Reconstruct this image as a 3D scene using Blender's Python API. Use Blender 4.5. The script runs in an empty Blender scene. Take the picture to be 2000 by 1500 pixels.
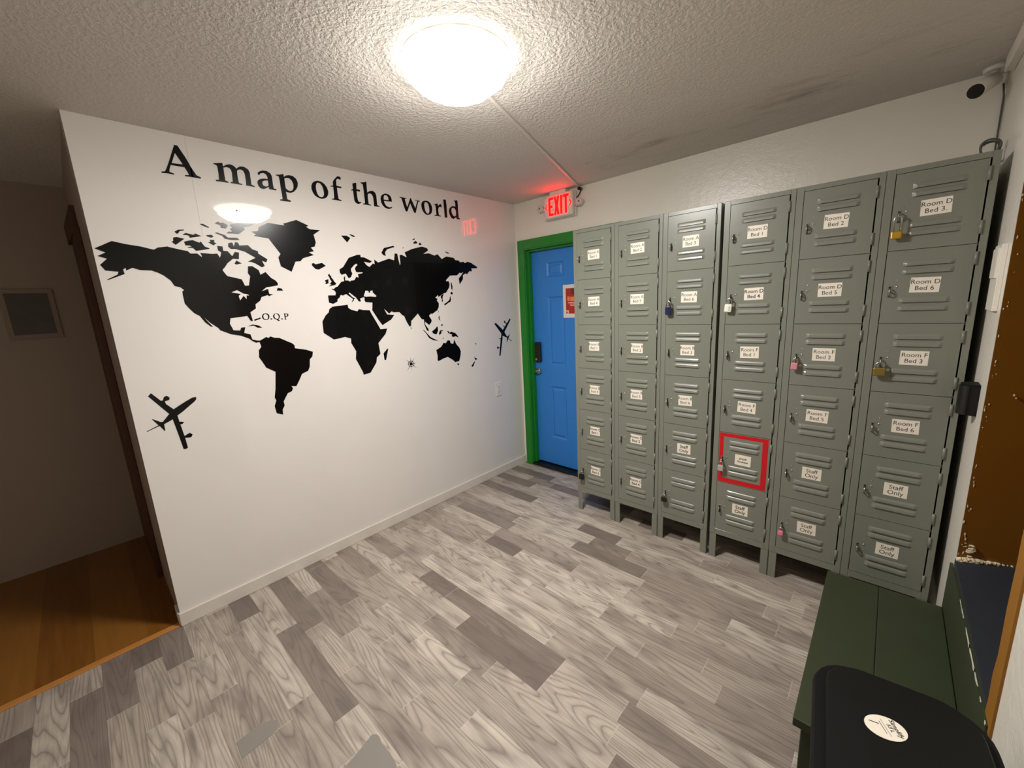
import bpy, bmesh, math, random, json
from mathutils import Vector, Matrix
from mathutils.geometry import tessellate_polygon
random.seed(7)
SC = bpy.context.scene
C = SC.collection

# ---------------------------------------------------------------- camera, world, exposure
cam_d = bpy.data.cameras.new('camera'); cam = bpy.data.objects.new('camera', cam_d); C.objects.link(cam)
cam_d.sensor_fit = 'HORIZONTAL'; cam_d.sensor_width = 36.0; cam_d.lens = 36.0 * 790.72 / 2000.0; cam_d.clip_start = 0.02
YAW, PITCH, ROLL = -0.75504, -0.19400, -0.05151
fw = Vector((math.cos(PITCH)*math.sin(YAW), math.cos(PITCH)*math.cos(YAW), math.sin(PITCH)))
rt = fw.cross(Vector((0,0,1))).normalized(); up = rt.cross(fw)
cr, sr = math.cos(ROLL), math.sin(ROLL)
rt2 = cr*rt + sr*up; up2 = -sr*rt + cr*up
M = Matrix((rt2, up2, -fw)).transposed().to_4x4(); M.translation = Vector((2.54244, -2.84662, 1.54066))
cam.matrix_world = M
SC.camera = cam
w = bpy.data.worlds.new('world'); SC.world = w; w.use_nodes = True
w.node_tree.nodes['Background'].inputs[0].default_value = (1.0, 0.93, 0.85, 1)
w.node_tree.nodes['Background'].inputs[1].default_value = 0.02
SC.view_settings.view_transform = 'Standard'; SC.view_settings.look = 'None'
SC.view_settings.gamma = 1.0; SC.view_settings.use_curve_mapping = False
SC.view_settings.exposure = 1.26
LAMP_STRENGTH = 84.0
LAMP_COL = (1.0, 0.965, 0.925)
EXIT_STRENGTH = 5.0

# ---------------------------------------------------------------- materials
def lin(c):
    return tuple(((v/255.0)/12.92 if v/255.0 <= 0.04045 else ((v/255.0+0.055)/1.055)**2.4) for v in c)
class NT:
    def __init__(s, name):
        s.m = bpy.data.materials.new(name); s.m.use_nodes = True
        s.t = s.m.node_tree; s.n = s.t.nodes; s.l = s.t.links
        s.b = s.n['Principled BSDF']
    def node(s, ty, **k):
        n = s.n.new(ty)
        for a, v in k.items(): setattr(n, a, v)
        return n
    def link(s, a, b): s.l.new(a, b)
    def math(s, op, a, b=None, c=None, clamp=False):
        n = s.node('ShaderNodeMath', operation=op); n.use_clamp = clamp
        for i, v in enumerate((a, b, c)):
            if v is None: continue
            if isinstance(v, (int, float)): n.inputs[i].default_value = v
            else: s.link(v, n.inputs[i])
        return n.outputs[0]
    def obj(s):
        n = s.node('ShaderNodeTexCoord'); return n.outputs['Object']
    def sep(s, v):
        n = s.node('ShaderNodeSeparateXYZ'); s.link(v, n.inputs[0]); return n.outputs
    def comb(s, x, y, z=0.0):
        n = s.node('ShaderNodeCombineXYZ')
        for i, v in enumerate((x, y, z)):
            if isinstance(v, (int, float)): n.inputs[i].default_value = v
            else: s.link(v, n.inputs[i])
        return n.outputs[0]
    def noise(s, v, scale, detail=2.0, rough=0.5, dist=0.0):
        n = s.node('ShaderNodeTexNoise'); n.inputs['Scale'].default_value = scale
        n.inputs['Detail'].default_value = detail; n.inputs['Roughness'].default_value = rough; n.inputs['Distortion'].default_value = dist
        if v is not None: s.link(v, n.inputs['Vector'])
        return n.outputs[0]
    def ramp(s, f, stops, interp='LINEAR'):
        n = s.node('ShaderNodeValToRGB'); n.color_ramp.interpolation = interp
        e = n.color_ramp.elements
        while len(e) < len(stops): e.new(0.5)
        for i, (p, c) in enumerate(stops):
            e[i].position = p; e[i].color = (c if len(c) == 4 else tuple(c)+(1,)) if not isinstance(c, (int, float)) else (c, c, c, 1)
        s.link(f, n.inputs[0]); return n.outputs[0]
    def mix(s, f, a, b, mode='MIX'):
        n = s.node('ShaderNodeMix', data_type='RGBA', blend_type=mode)
        for sock, v in ((n.inputs[0], f), (n.inputs[6], a), (n.inputs[7], b)):
            if isinstance(v, (int, float)): sock.default_value = v
            elif isinstance(v, tuple): sock.default_value = v if len(v) == 4 else v+(1,)
            else: s.link(v, sock)
        return n.outputs[2]
    def bump(s, h, strength, dist):
        n = s.node('ShaderNodeBump'); n.inputs['Strength'].default_value = strength; n.inputs['Distance'].default_value = dist
        s.link(h, n.inputs['Height']); s.link(n.outputs[0], s.b.inputs['Normal'])
    def col(s, v):
        if isinstance(v, tuple): s.b.inputs['Base Color'].default_value = v+(1,) if len(v) == 3 else v
        else: s.link(v, s.b.inputs['Base Color'])
    def set(s, rough=0.5, metal=0.0, spec=0.5, coat=0.0, coat_rough=0.03):
        s.b.inputs['Roughness'].default_value = rough; s.b.inputs['Metallic'].default_value = metal
        s.b.inputs['Specular IOR Level'].default_value = spec
        s.b.inputs['Coat Weight'].default_value = coat; s.b.inputs['Coat Roughness'].default_value = coat_rough
def simple(name, rgb, rough=0.5, metal=0.0, spec=0.5, var=0.06, scale=25.0, bumps=0.0, coat=0.0):
    t = NT(name); c = lin(rgb); o = t.obj()
    nz = t.noise(o, scale, 3.0)
    a = tuple(min(1, v*(1-var)) for v in c); b = tuple(min(1, v*(1+var)) for v in c)
    t.col(t.mix(nz, a, b)); t.set(rough, metal, spec, coat)
    if bumps: t.bump(t.noise(o, scale*12, 3.0), bumps, 0.002)
    return t.m
def emit(name, rgb, strength):
    t = NT(name); t.col(rgb); t.b.inputs['Emission Color'].default_value = tuple(rgb)+(1,)
    t.b.inputs['Emission Strength'].default_value = strength; t.set(0.4); return t.m

def m_floor():
    t = NT('vinyl_planks'); o = t.obj(); x, y, z = t.sep(o)
    v = t.math('DIVIDE', t.math('ADD', y, 0.63), 0.0997)
    row = t.math('FLOOR', v); fv = t.math('SUBTRACT', v, row)
    wn = t.node('ShaderNodeTexWhiteNoise', noise_dimensions='1D'); t.link(row, wn.inputs['W'])
    u = t.math('ADD', t.math('DIVIDE', x, 0.98), t.math('MULTIPLY', wn.outputs[0], 9.7))
    colm = t.math('FLOOR', u); fu = t.math('SUBTRACT', u, colm)
    # second cut inside each cell at a random spot: plank lengths vary
    wc = t.node('ShaderNodeTexWhiteNoise', noise_dimensions='2D'); t.link(t.comb(row, colm), wc.inputs['Vector'])
    cut = t.math('ADD', t.math('MULTIPLY', wc.outputs[0], 0.5), 0.25)
    side = t.math('GREATER_THAN', fu, cut)
    idn = t.node('ShaderNodeTexWhiteNoise', noise_dimensions='2D'); t.link(t.comb(t.math('ADD', row, 31.5), t.math('ADD', t.math('MULTIPLY', colm, 2.0), side)), idn.inputs['Vector'])
    pid = idn.outputs[0]
    off = t.math('MULTIPLY', pid, 53.0)
    gx = t.math('ADD', t.math('MULTIPLY', x, 1.15), off); gy = t.math('ADD', t.math('MULTIPLY', y, 12.0), t.math('MULTIPLY', pid, 91.0))
    n1 = t.noise(t.comb(gx, gy, off), 1.0, 1.0, 0.3, 0.15)
    rings = t.math('FRACT', t.math('MULTIPLY', n1, 16.0))
    line = t.math('POWER', t.math('ABSOLUTE', t.math('SUBTRACT', t.math('MULTIPLY', rings, 2.0), 1.0)), 7.0)
    soft = t.math('ABSOLUTE', t.math('SUBTRACT', t.math('MULTIPLY', rings, 2.0), 1.0))
    fine = t.noise(t.comb(t.math('MULTIPLY', x, 9.0), t.math('MULTIPLY', y, 190.0), pid), 1.0, 3.0, 0.6)
    blot = t.noise(t.comb(t.math('MULTIPLY', x, 5.0), t.math('MULTIPLY', y, 16.0), pid), 1.0, 2.0, 0.5)
    base = t.ramp(pid, [(0.0, lin((122,110,101))), (0.15, lin((142,129,119))), (0.3, lin((172,160,147))), (0.65, lin((194,182,168))), (1.0, lin((214,203,188)))])
    c = t.mix(t.math('MULTIPLY', line, 0.55), base, lin((92,82,76)))
    c = t.mix(t.math('MULTIPLY', soft, 0.26), c, lin((110,99,92)))
    c = t.mix(t.math('MULTIPLY', t.math('SUBTRACT', fine, 0.35, clamp=True), 0.9), c, lin((118,107,100)))
    c = t.mix(t.math('MULTIPLY', t.math('SUBTRACT', blot, 0.45, clamp=True), 2.0), c, lin((104,93,88)))
    seam = t.math('LESS_THAN', t.math('MINIMUM', fv, t.math('SUBTRACT', 1.0, fv)), 0.012)
    c = t.mix(t.math('MULTIPLY', seam, 0.35), c, lin((90,80,74)))
    e1 = t.math('LESS_THAN', t.math('MULTIPLY', t.math('ABSOLUTE', t.math('SUBTRACT', fu, cut)), 0.98), 0.0016)
    e2 = t.math('LESS_THAN', t.math('MULTIPLY', fu, 0.98), 0.003)
    c = t.mix(t.math('MULTIPLY', t.math('MAXIMUM', e1, e2), 0.35), c, lin((214,206,196)))
    t.col(c); t.set(0.42, 0, 0.35)
    t.bump(t.math('ADD', t.math('MULTIPLY', soft, -0.6), fine), 0.10, 0.001)
    return t.m
def m_oak():
    t = NT('oak_laminate'); o = t.obj(); x, y, z = t.sep(o)
    v = t.math('DIVIDE', y, 0.19); row = t.math('FLOOR', v)
    wn = t.node('ShaderNodeTexWhiteNoise', noise_dimensions='1D'); t.link(row, wn.inputs['W'])
    g = t.noise(t.comb(t.math('MULTIPLY', x, 3.0), t.math('MULTIPLY', y, 40.0), wn.outputs[0]), 1.0, 3.0)
    c = t.mix(g, lin((100,58,18)), lin((148,96,36)))
    c = t.mix(t.math('MULTIPLY', wn.outputs[0], 0.35), c, lin((178,124,56)))
    t.col(c); t.set(0.3, 0, 0.4); return t.m
def m_ceiling():
    t = NT('knockdown_ceiling'); o = t.obj(); x, y, z = t.sep(o)
    n1 = t.noise(o, 62.0, 3.0, 0.55, 0.4); n2 = t.noise(o, 110.0, 2.0, 0.5)
    big = t.noise(o, 1.3, 2.0)
    h = t.math('ADD', t.ramp(n1, [(0.42, 0.0), (0.60, 1.0)]), t.math('MULTIPLY', n2, 0.35))
    c = t.mix(big, lin((214,208,199)), lin((224,218,209)))
    # brown smudges in a band by the locker wall
    sm = t.noise(t.comb(t.math('MULTIPLY', x, 2.6), t.math('MULTIPLY', y, 9.0), 0.0), 1.0, 4.0, 0.65)
    band = t.math('MULTIPLY', t.math('SUBTRACT', 1.0, t.math('DIVIDE', t.math('ABSOLUTE', t.math('ADD', y, 0.42)), 0.34), clamp=True), t.math('GREATER_THAN', x, 1.0))
    k = t.math('MULTIPLY', t.math('MULTIPLY', t.ramp(sm, [(0.52, 0.0), (0.72, 1.0)]), band), 0.55)
    c = t.mix(k, c, lin((128,112,96)))
    t.col(c); t.set(0.7, 0, 0.25); t.bump(h, 0.42, 0.0045); return t.m
def m_paint(name, rgb, rough, bumpk, scale=30.0, coat=0.0, coatr=0.03, spec=0.5):
    t = NT(name); o = t.obj(); c = lin(rgb)
    n = t.noise(o, 2.2, 4.0, 0.6)
    t.col(t.mix(n, tuple(v*0.95 for v in c), tuple(min(1, v*1.04) for v in c)))
    t.set(rough, 0, spec, coat, coatr)
    if bumpk: t.bump(t.math('ADD', t.noise(o, scale, 3.0, 0.5), t.math('MULTIPLY', t.noise(o, scale*4, 2.0), 0.3)), bumpk, 0.004)
    return t.m

M_floor = m_floor(); M_oak = m_oak(); M_ceil = m_ceiling()
M_wall = m_paint('gloss_white_wall', (230,225,219), 0.5, 0.008, 6.0, 0.8, 0.02, 0.3)
M_wall2 = m_paint('textured_white_wall', (240,235,223), 0.30, 0.5, 30.0, 0.0)
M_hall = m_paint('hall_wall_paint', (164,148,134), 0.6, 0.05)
M_trim = simple('white_trim', (222,214,204), 0.4)
M_green = simple('green_gloss', (28,128,34), 0.35, var=0.1)
M_blue = simple('blue_door_paint', (46,128,212), 0.38, var=0.05)
M_lock = simple('locker_enamel', (127,130,118), 0.30, var=0.03, scale=8, bumps=0.04, coat=0.25)
M_dark = simple('dark_interior', (30,30,27), 0.8)
M_steel = simple('steel', (190,188,182), 0.28, 1.0)
M_dsteel = simple('dark_steel', (70,66,58), 0.35, 1.0)
M_paper = simple('label_paper', (243,234,218), 0.5, var=0.02)
M_ink = simple('black_ink', (44,40,38), 0.6)
M_vinyl = simple('black_vinyl', (6,6,7), 0.22, spec=0.2, coat=0.15)
M_black = simple('black_plastic', (14,15,14), 0.6, spec=0.2, bumps=0.1)
M_blackg = simple('gloss_black', (12,12,13), 0.15)
M_white = simple('white_plastic', (228,222,212), 0.35)
M_bench = simple('bench_green', (50,58,34), 0.6, var=0.1, scale=10)
M_navy = simple('navy_cushion', (42,48,57), 0.55, var=0.12, scale=6)
M_brown = simple('brown_board', (150,100,22), 0.55, var=0.1, scale=4)
M_casing = simple('stained_wood', (74,38,16), 0.5, var=0.2, scale=6)
M_foam = simple('foam_sealant', (226,212,180), 0.8, var=0.1, bumps=0.5)
M_oaktrim = simple('oak_trim', (196,132,66), 0.4, var=0.12)
M_red = simple('red_tape', (206,14,26), 0.4)
M_redink = simple('flyer_red', (176,40,28), 0.5, var=0.25, scale=40)
M_orange = simple('flyer_orange', (232,132,84), 0.5, var=0.15, scale=60)
M_pink = simple('flyer_pink', (240,170,160), 0.5)
M_olive = simple('flyer_dark', (96,52,20), 0.5, var=0.3, scale=60)
M_brass = simple('brass', (226,182,70), 0.3, 0.85)
M_obrass = simple('old_brass', (150,130,66), 0.42, 0.7)
M_pinkp = simple('pink_enamel', (214,140,150), 0.4)
M_pinkb = simple('bright_pink_enamel', (250,130,160), 0.4)
M_navyp = simple('navy_enamel', (28,34,72), 0.3)
M_cream = simple('cream_plastic', (240,240,228), 0.4)
M_silver = simple('silver_enamel', (196,194,188), 0.35, 0.4)
M_grey = simple('grey_patch', (138,133,124), 0.6, var=0.04)
M_mount = simple('photo_mount', (150,132,118), 0.6)
M_photo = simple('dark_photo', (62,54,44), 0.35, var=0.4, scale=18)
M_cord = simple('grey_cord', (84,86,80), 0.5)
M_shade = emit('lamp_shade_glow', LAMP_COL, LAMP_STRENGTH)
M_shade_side = emit('lamp_shade_side_glow', LAMP_COL, LAMP_STRENGTH*0.04)
M_shade_mid = emit('lamp_shade_middle_glow', LAMP_COL, LAMP_STRENGTH*0.07)
M_shade_low = emit('lamp_shade_lower_glow', LAMP_COL, LAMP_STRENGTH*0.60)
M_exit = emit('exit_red_glow', (1.0, 0.0005, 0.0004), EXIT_STRENGTH)

# ---------------------------------------------------------------- mesh helpers
class MB:
    def __init__(s): s.bm = bmesh.new(); s.mats = []
    def mi(s, m):
        if m not in s.mats: s.mats.append(m)
        return s.mats.index(m)
    def face(s, pts, m):
        f = s.bm.faces.new([s.bm.verts.new(p) for p in pts]); f.material_index = s.mi(m); return f
    def box(s, x0, x1, y0, y1, z0, z1, m, bevel=0.0, seg=2):
        b = bmesh.new(); bmesh.ops.create_cube(b, size=1.0)
        for v in b.verts: v.co = Vector(((x0+x1)/2+v.co.x*(x1-x0), (y0+y1)/2+v.co.y*(y1-y0), (z0+z1)/2+v.co.z*(z1-z0)))
        if bevel: bmesh.ops.bevel(b, geom=list(b.edges), offset=bevel, segments=seg, affect='EDGES', profile=0.5)
        s.merge(b, m); return s
    def merge(s, b, m, mat=None):
        k = s.mi(m); d = {}
        for v in b.verts: d[v] = s.bm.verts.new(mat @ v.co if mat else v.co)
        for f in b.faces:
            try: g = s.bm.faces.new([d[v] for v in f.verts]); g.material_index = k; g.smooth = f.smooth
            except ValueError: pass
        b.free()
    def cyl(s, p0, p1, r0, m, r1=None, n=20, caps=True, smooth=True):
        p0 = Vector(p0); p1 = Vector(p1); r1 = r0 if r1 is None else r1
        z = (p1-p0).normalized(); a = Vector((1,0,0)) if abs(z.x) < 0.9 else Vector((0,1,0))
        x = z.cross(a).normalized(); y = z.cross(x); k = s.mi(m)
        A = [s.bm.verts.new(p0+r0*(math.cos(t)*x+math.sin(t)*y)) for t in [2*math.pi*i/n for i in range(n)]]
        B = [s.bm.verts.new(p1+r1*(math.cos(t)*x+math.sin(t)*y)) for t in [2*math.pi*i/n for i in range(n)]]
        for i in range(n):
            f = s.bm.faces.new([A[i], B[i], B[(i+1) % n], A[(i+1) % n]]); f.material_index = k; f.smooth = smooth
        if caps:
            s.bm.faces.new(A).material_index = k; s.bm.faces.new(B[::-1]).material_index = k
        return s
    def tube(s, pts, r, m, n=10):
        pts = [Vector(p) for p in pts]; k = s.mi(m); rings = []; prev = None
        for i, p in enumerate(pts):
            t = (pts[min(i+1, len(pts)-1)]-pts[max(i-1, 0)]).normalized()
            if prev is None: x = t.cross(Vector((0.3,0.5,1))).normalized()
            else: x = (prev-prev.dot(t)*t).normalized()
            prev = x; y = t.cross(x)
            rings.append([s.bm.verts.new(p+r*(math.cos(2*math.pi*j/n)*x+math.sin(2*math.pi*j/n)*y)) for j in range(n)])
        for a, b in zip(rings, rings[1:]):
            for j in range(n):
                f = s.bm.faces.new([a[j], a[(j+1) % n], b[(j+1) % n], b[j]]); f.material_index = k; f.smooth = True
        s.bm.faces.new(rings[0][::-1]).material_index = k; s.bm.faces.new(rings[-1]).material_index = k
        return s
    def prism(s, poly, axis, a0, a1, m, holes=()):
        """extrude a 2D polygon (with holes) along an axis; poly coordinates are the other two axes in xyz order"""
        def P(q, a): return {0: (a, q[0], q[1]), 1: (q[0], a, q[1]), 2: (q[0], q[1], a)}[axis]
        loops = [list(poly)]+[list(h) for h in holes]; k = s.mi(m)
        flat = [q for L in loops for q in L]
        tris = tessellate_polygon([[Vector((q[0], q[1], 0)) for q in L] for L in loops])
        for a in (a0, a1):
            vs = [s.bm.verts.new(P(q, a)) for q in flat]
            for t in tris:
                try: s.bm.faces.new([vs[i] for i in t]).material_index = k
                except ValueError: pass
        for L in loops:
            n = len(L)
            lo = [s.bm.verts.new(P(q, a0)) for q in L]; hi = [s.bm.verts.new(P(q, a1)) for q in L]
            for i in range(n): s.bm.faces.new([lo[i], lo[(i+1) % n], hi[(i+1) % n], hi[i]]).material_index = k
        return s
    def text(s, body, m, size, mat, font_bold=0.0):
        cu = bpy.data.curves.new('t', 'FONT'); cu.body = body; cu.size = size; cu.align_x = 'CENTER'; cu.align_y = 'CENTER'; cu.offset = font_bold; cu.resolution_u = 3
        ob = bpy.data.objects.new('t', cu); C.objects.link(ob)
        dg = bpy.context.evaluated_depsgraph_get(); me = bpy.data.meshes.new_from_object(ob.evaluated_get(dg))
        b = bmesh.new(); b.from_mesh(me); s.merge(b, m, mat)
        bpy.data.objects.remove(ob); bpy.data.curves.remove(cu); bpy.data.meshes.remove(me); return s
    def build(s, name, parent=None, loc=(0,0,0), fix=True, weld=False):
        if weld: bmesh.ops.remove_doubles(s.bm, verts=s.bm.verts, dist=1e-5)
        if fix: bmesh.ops.recalc_face_normals(s.bm, faces=s.bm.faces)
        me = bpy.data.meshes.new(name); s.bm.to_mesh(me); s.bm.free()
        for m in s.mats: me.materials.append(m)
        o = bpy.data.objects.new(name, me); C.objects.link(o); o.location = loc
        if parent: o.parent = parent
        return o
def tag(o, label, cat, group=None):
    o['label'] = label; o['category'] = cat
    if group: o['group'] = group
    return o
def thing(name, label, cat, loc=(0,0,0), group=None):
    o = bpy.data.objects.new(name, None); C.objects.link(o); o.location = loc; o.empty_display_size = 0.1
    return tag(o, label, cat, group)
def struct(o, label=None):
    o['kind'] = 'structure'
    if label: o['label'] = label
    return o
def copy_to(o, parent, loc=None):
    c = o.copy(); C.objects.link(c); c.parent = parent
    if loc is not None: c.location = loc
    return c
H = 2.403; XR = 2.808; LEND = -2.7226; YF = -4.8; XH = -1.36
# ---------------------------------------------------------------- room shell
struct(MB().box(-0.012, 3.6, YF-0.12, 0.14, -0.06, 0.0, M_floor).build('floor'), 'grey wood-look vinyl plank floor')
struct(MB().box(XH-0.12, -0.03, YF-0.12, LEND+0.15, -0.06, 0.002, M_oak).build('floor_hall'), 'orange-brown laminate floor in the dark hall')
struct(MB().box(-0.034, 0.004, YF, LEND-0.002, 0.0, 0.006, M_oaktrim, 0.0025).build('trim_3'), 'oak strip where the hall laminate meets the grey floor')
struct(MB().box(XH-0.12, 3.6, YF-0.12, 0.14, H, H+0.08, M_ceil).build('ceiling'), 'textured knockdown ceiling')
struct(MB().box(-0.12, 0.0, LEND, 0.14, 0.0, H, M_wall).build('wall_left'), 'glossy white wall with the world map')
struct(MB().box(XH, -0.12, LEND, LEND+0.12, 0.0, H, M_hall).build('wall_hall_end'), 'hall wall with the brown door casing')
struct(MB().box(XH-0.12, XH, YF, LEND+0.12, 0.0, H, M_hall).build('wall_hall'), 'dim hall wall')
DX0, DX1, DZ = 0.100, 0.985, 2.012
wb = MB()
wb.box(-0.12, DX0, 0.0, 0.14, 0.0, H, M_wall2); wb.box(DX0, DX1, 0.0, 0.14, DZ, H, M_wall2); wb.box(DX1, XR+0.6, 0.0, 0.14, 0.0, H, M_wall2)
struct(wb.build('wall_back'), 'white textured wall behind the lockers')
NY0, NY1, NZ0, NZ1 = -0.73, -1.50, 0.505, 2.10          # boarded opening in the right wall
wr = MB()
wr.prism([(XR, 0.0), (XR, NY0), (XR+0.10, NY0+0.041), (XR+0.10, 0.0)], 2, 0.0, H, M_wall2)
wr.box(XR, XR+0.10, NY1, NY0, 0.0, NZ0-0.006, M_wall2); wr.box(XR, XR+0.10, NY1, NY0, NZ1, H, M_wall2)
wr.box(XR, XR+0.10, YF, NY1, 0.0, H, M_wall2)
struct(wr.build('wall_right'), 'white wall right of the lockers')
struct(MB().box(XH-0.12, 3.0, YF-0.12, YF, 0.0, H, M_wall2).build('wall_front'))
# boarded opening
win = MB()
win.prism([(XR+0.001, NY0), (3.45, NY0+0.265), (3.45, NY0+0.285), (XR+0.001, NY0+0.02)], 2, NZ0-0.01, NZ1, M_brown)
win.box(3.45, 3.47, NY1-0.02, NY0+0.30, NZ0-0.01, NZ1, M_brown)
win.box(XR+0.10, 3.47, NY1-0.02, NY1, NZ0-0.01, NZ1, M_brown)
win.box(XR+0.10, 3.47, NY1-0.02, NY0+0.30, NZ1, NZ1+0.02, M_brown)
win_o = struct(win.build('window_1'), 'opening in the right wall boarded with brown panels')
sill = MB().prism([(XR-0.002, NY0+0.001), (3.449, NY0+0.262), (3.449, NY1+0.001), (XR-0.002, NY1+0.001)], 2, NZ0-0.02, NZ0+0.006, M_navy)
so = sill.build('window_sill', win_o); so['label'] = 'dark navy padded ledge'
fo = MB()
def blob(b, x, y, z, r, m, sq=(1,1,1)):
    q = bmesh.new(); bmesh.ops.create_icosphere(q, subdivisions=2, radius=r)
    for v in q.verts:
        k = 1+random.uniform(-.25,.25); v.co = Vector((x+v.co.x*k*sq[0], y+v.co.y*k*sq[1], z+v.co.z*k*sq[2]))
    b.merge(q, m)
for i in range(30):
    u = i/29.0; blob(fo, XR+0.006+u*0.10, NY0-0.006+u*0.041, NZ0+0.010+random.uniform(-.002,.004), random.uniform(.006,.011)*(1.15-u*0.5), M_foam)
for i in range(24):
    u = i/23.0; blob(fo, XR+0.11+u*0.25, NY0+0.041+u*0.10, NZ0+0.008, random.uniform(.002,.004), M_foam)
z = NZ0+0.03
while z < NZ1-0.05:
    dx_ = random.uniform(.003,.016); blob(fo, XR+dx_, NY0+0.41*dx_, z, random.uniform(.001,.0032), M_foam, (1,0.6,random.uniform(1,3.5)))
    z += random.choice((random.uniform(.004,.015), random.uniform(.02,.10)))
for i in range(16): blob(fo, XR+0.01+random.uniform(0,.035), NY0+.008, NZ0+random.uniform(.02,.09), random.uniform(.0015,.004), M_foam, (2,1,1))
blob(fo, 2.875, -.708, 1.15, .003, M_foam); blob(fo, 2.881, -.705, 1.14, .0025, M_foam)
fb = fo.build('foam_bead', win_o); fb['label'] = 'cream lumpy foam sealant along the board edge'
# jagged near strip
rs = [(NY1+0.012+random.uniform(-.008,.006), NZ0-0.02+i*(NZ1-NZ0)/26.0) for i in range(27)]
struct(MB().prism([(NY1-0.055, NZ0-0.02)]+rs+[(NY1-0.055, NZ1)], 0, XR-0.005, XR+0.012, M_brown).build('trim_4'), 'ragged brown wood strip on the near side of the opening')
struct(MB().box(0.0, 0.013, LEND-0.006, 0.0, 0.0, 0.072, M_trim, 0.003).build('baseboard_left'), 'low white baseboard under the map')
struct(MB().box(-0.10, 0.0, LEND-0.010, LEND, 0.0, 0.072, M_trim, 0.002).build('baseboard_hall'))
struct(MB().box(XR-0.028, XR, YF, -0.14, H-0.055, H, M_wall2, 0.004).build('trim_5'), 'flat white strip along top of right wall')
# drywall tape ridge on the map wall
struct(MB().box(0.0, 0.0012, -2.322, -2.316, 1.95, H-0.01, M_wall).build('trim_6'))
# green door casing
tr = MB()
tr.box(0.030, DX0, -0.018, 0.0, 0.0, DZ+0.076, M_green, 0.002); tr.box(DX0, DX1, -0.018, 0.0, DZ, DZ+0.076, M_green, 0.002); tr.box(DX1, DX1+0.07, -0.018, 0.0, 0.0, DZ+0.076, M_green, 0.002)
tr.box(DX0, DX0+0.010, -0.012, 0.14, 0.0, DZ, M_green); tr.box(DX1-0.010, DX1, -0.012, 0.14, 0.0, DZ, M_green); tr.box(DX0+0.01, DX1-0.01, -0.012, 0.14, DZ-0.010, DZ, M_green)
tr.box(DX0+0.010, DX0+0.028, 0.02, 0.058, 0.0, DZ-0.01, M_green); tr.box(DX0+0.028, DX1-0.028, 0.02, 0.058, DZ-0.026, DZ-0.01, M_green)
struct(tr.build('trim_1'), 'bright green door casing')
# blue door: moulded panels
door = MB()
px = [(0.292,0.470),(0.610,0.790)]; pz = [(1.757,1.880),(0.978,1.590),(0.290,0.785)]
xs = sorted({DX0+0.012, DX1-0.012, *[v for p in px for v in p]}); zs = sorted({0.030, DZ-0.014, *[v for p in pz for v in p]})
DY = 0.060
for i in range(len(xs)-1):
    for j in range(len(zs)-1):
        a, b, c, d = xs[i], xs[i+1], zs[j], zs[j+1]
        if (a, b) in px and (c, d) in pz:
            rings = [(0, 0), (0.012, 0.009), (0.022, 0.009), (0.036, 0.002)]
            for (o0, y0), (o1, y1) in zip(rings, rings[1:]):
                q0 = [(a+o0, c+o0), (b-o0, c+o0), (b-o0, d-o0), (a+o0, d-o0)]; q1 = [(a+o1, c+o1), (b-o1, c+o1), (b-o1, d-o1), (a+o1, d-o1)]
                for k in range(4):
                    k2 = (k+1) % 4
                    door.face([(q0[k][0], DY+y0, q0[k][1]), (q0[k2][0], DY+y0, q0[k2][1]), (q1[k2][0], DY+y1, q1[k2][1]), (q1[k][0], DY+y1, q1[k][1])], M_blue)
            o1, y1 = rings[-1]; door.face([(a+o1, DY+y1, c+o1), (b-o1, DY+y1, c+o1), (b-o1, DY+y1, d-o1), (a+o1, DY+y1, d-o1)], M_blue)
        else: door.face([(a, DY, c), (b, DY, c), (b, DY, d), (a, DY, d)], M_blue)
door.box(xs[0], xs[-1], DY+0.012, DY+0.045, zs[0], zs[-1], M_blue)
door_o = struct(door.build('door_1', weld=True), 'blue six-panel door')
kp = MB(); kp.box(0.142, 0.207, DY-0.026, DY, 1.003, 1.188, M_dsteel, 0.010, 3); kp.cyl((0.160, DY-0.03, 1.03), (0.160, DY-0.024, 1.03), 0.010, M_steel)
for r in range(4):
    for c_ in range(3): kp.cyl((0.158+c_*.014, DY-0.029, 1.16-r*.022), (0.158+c_*.014, DY-0.025, 1.16-r*.022), 0.0045, M_blackg, n=10)
k_o = kp.build('keypad_lock', door_o)
kn = MB(); kn.cyl((0.160, DY-0.008, 0.920), (0.160, DY, 0.920), 0.030, M_steel); kn.cyl((0.160, DY-0.045, 0.920), (0.160, DY-0.008, 0.920), 0.011, M_steel)
kn.tube([(0.160, DY-0.045, 0.920), (0.175, DY-0.052, 0.924), (0.200, DY-0.052, 0.930), (0.222, DY-0.050, 0.935)], 0.010, M_steel)
kn.build('door_handle', door_o)
struct(MB().box(DX0, DX1, -0.015, DY+0.04, 0.0, 0.020, M_dsteel, 0.004).build('trim_2'), 'grey metal threshold under the blue door')
# brown casing on the hall side
cs = MB()
cs.box(-0.69, -0.61, LEND-0.028, LEND, 0.0, 2.055, M_casing, 0.004)
cs.prism([(-0.655, LEND), (-0.655, LEND-0.018), (XH+0.002, LEND-0.040), (XH+0.002, LEND)], 2, 2.055, 2.165, M_casing)
struct(cs.build('trim_7'), 'dark brown wooden door casing in the hall')
d2 = struct(MB().box(XH+0.003, -0.69, LEND-0.022, LEND, 0.0, 2.06, M_casing, 0.002).build('door_2'), 'dark brown door seen edge-on')

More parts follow.
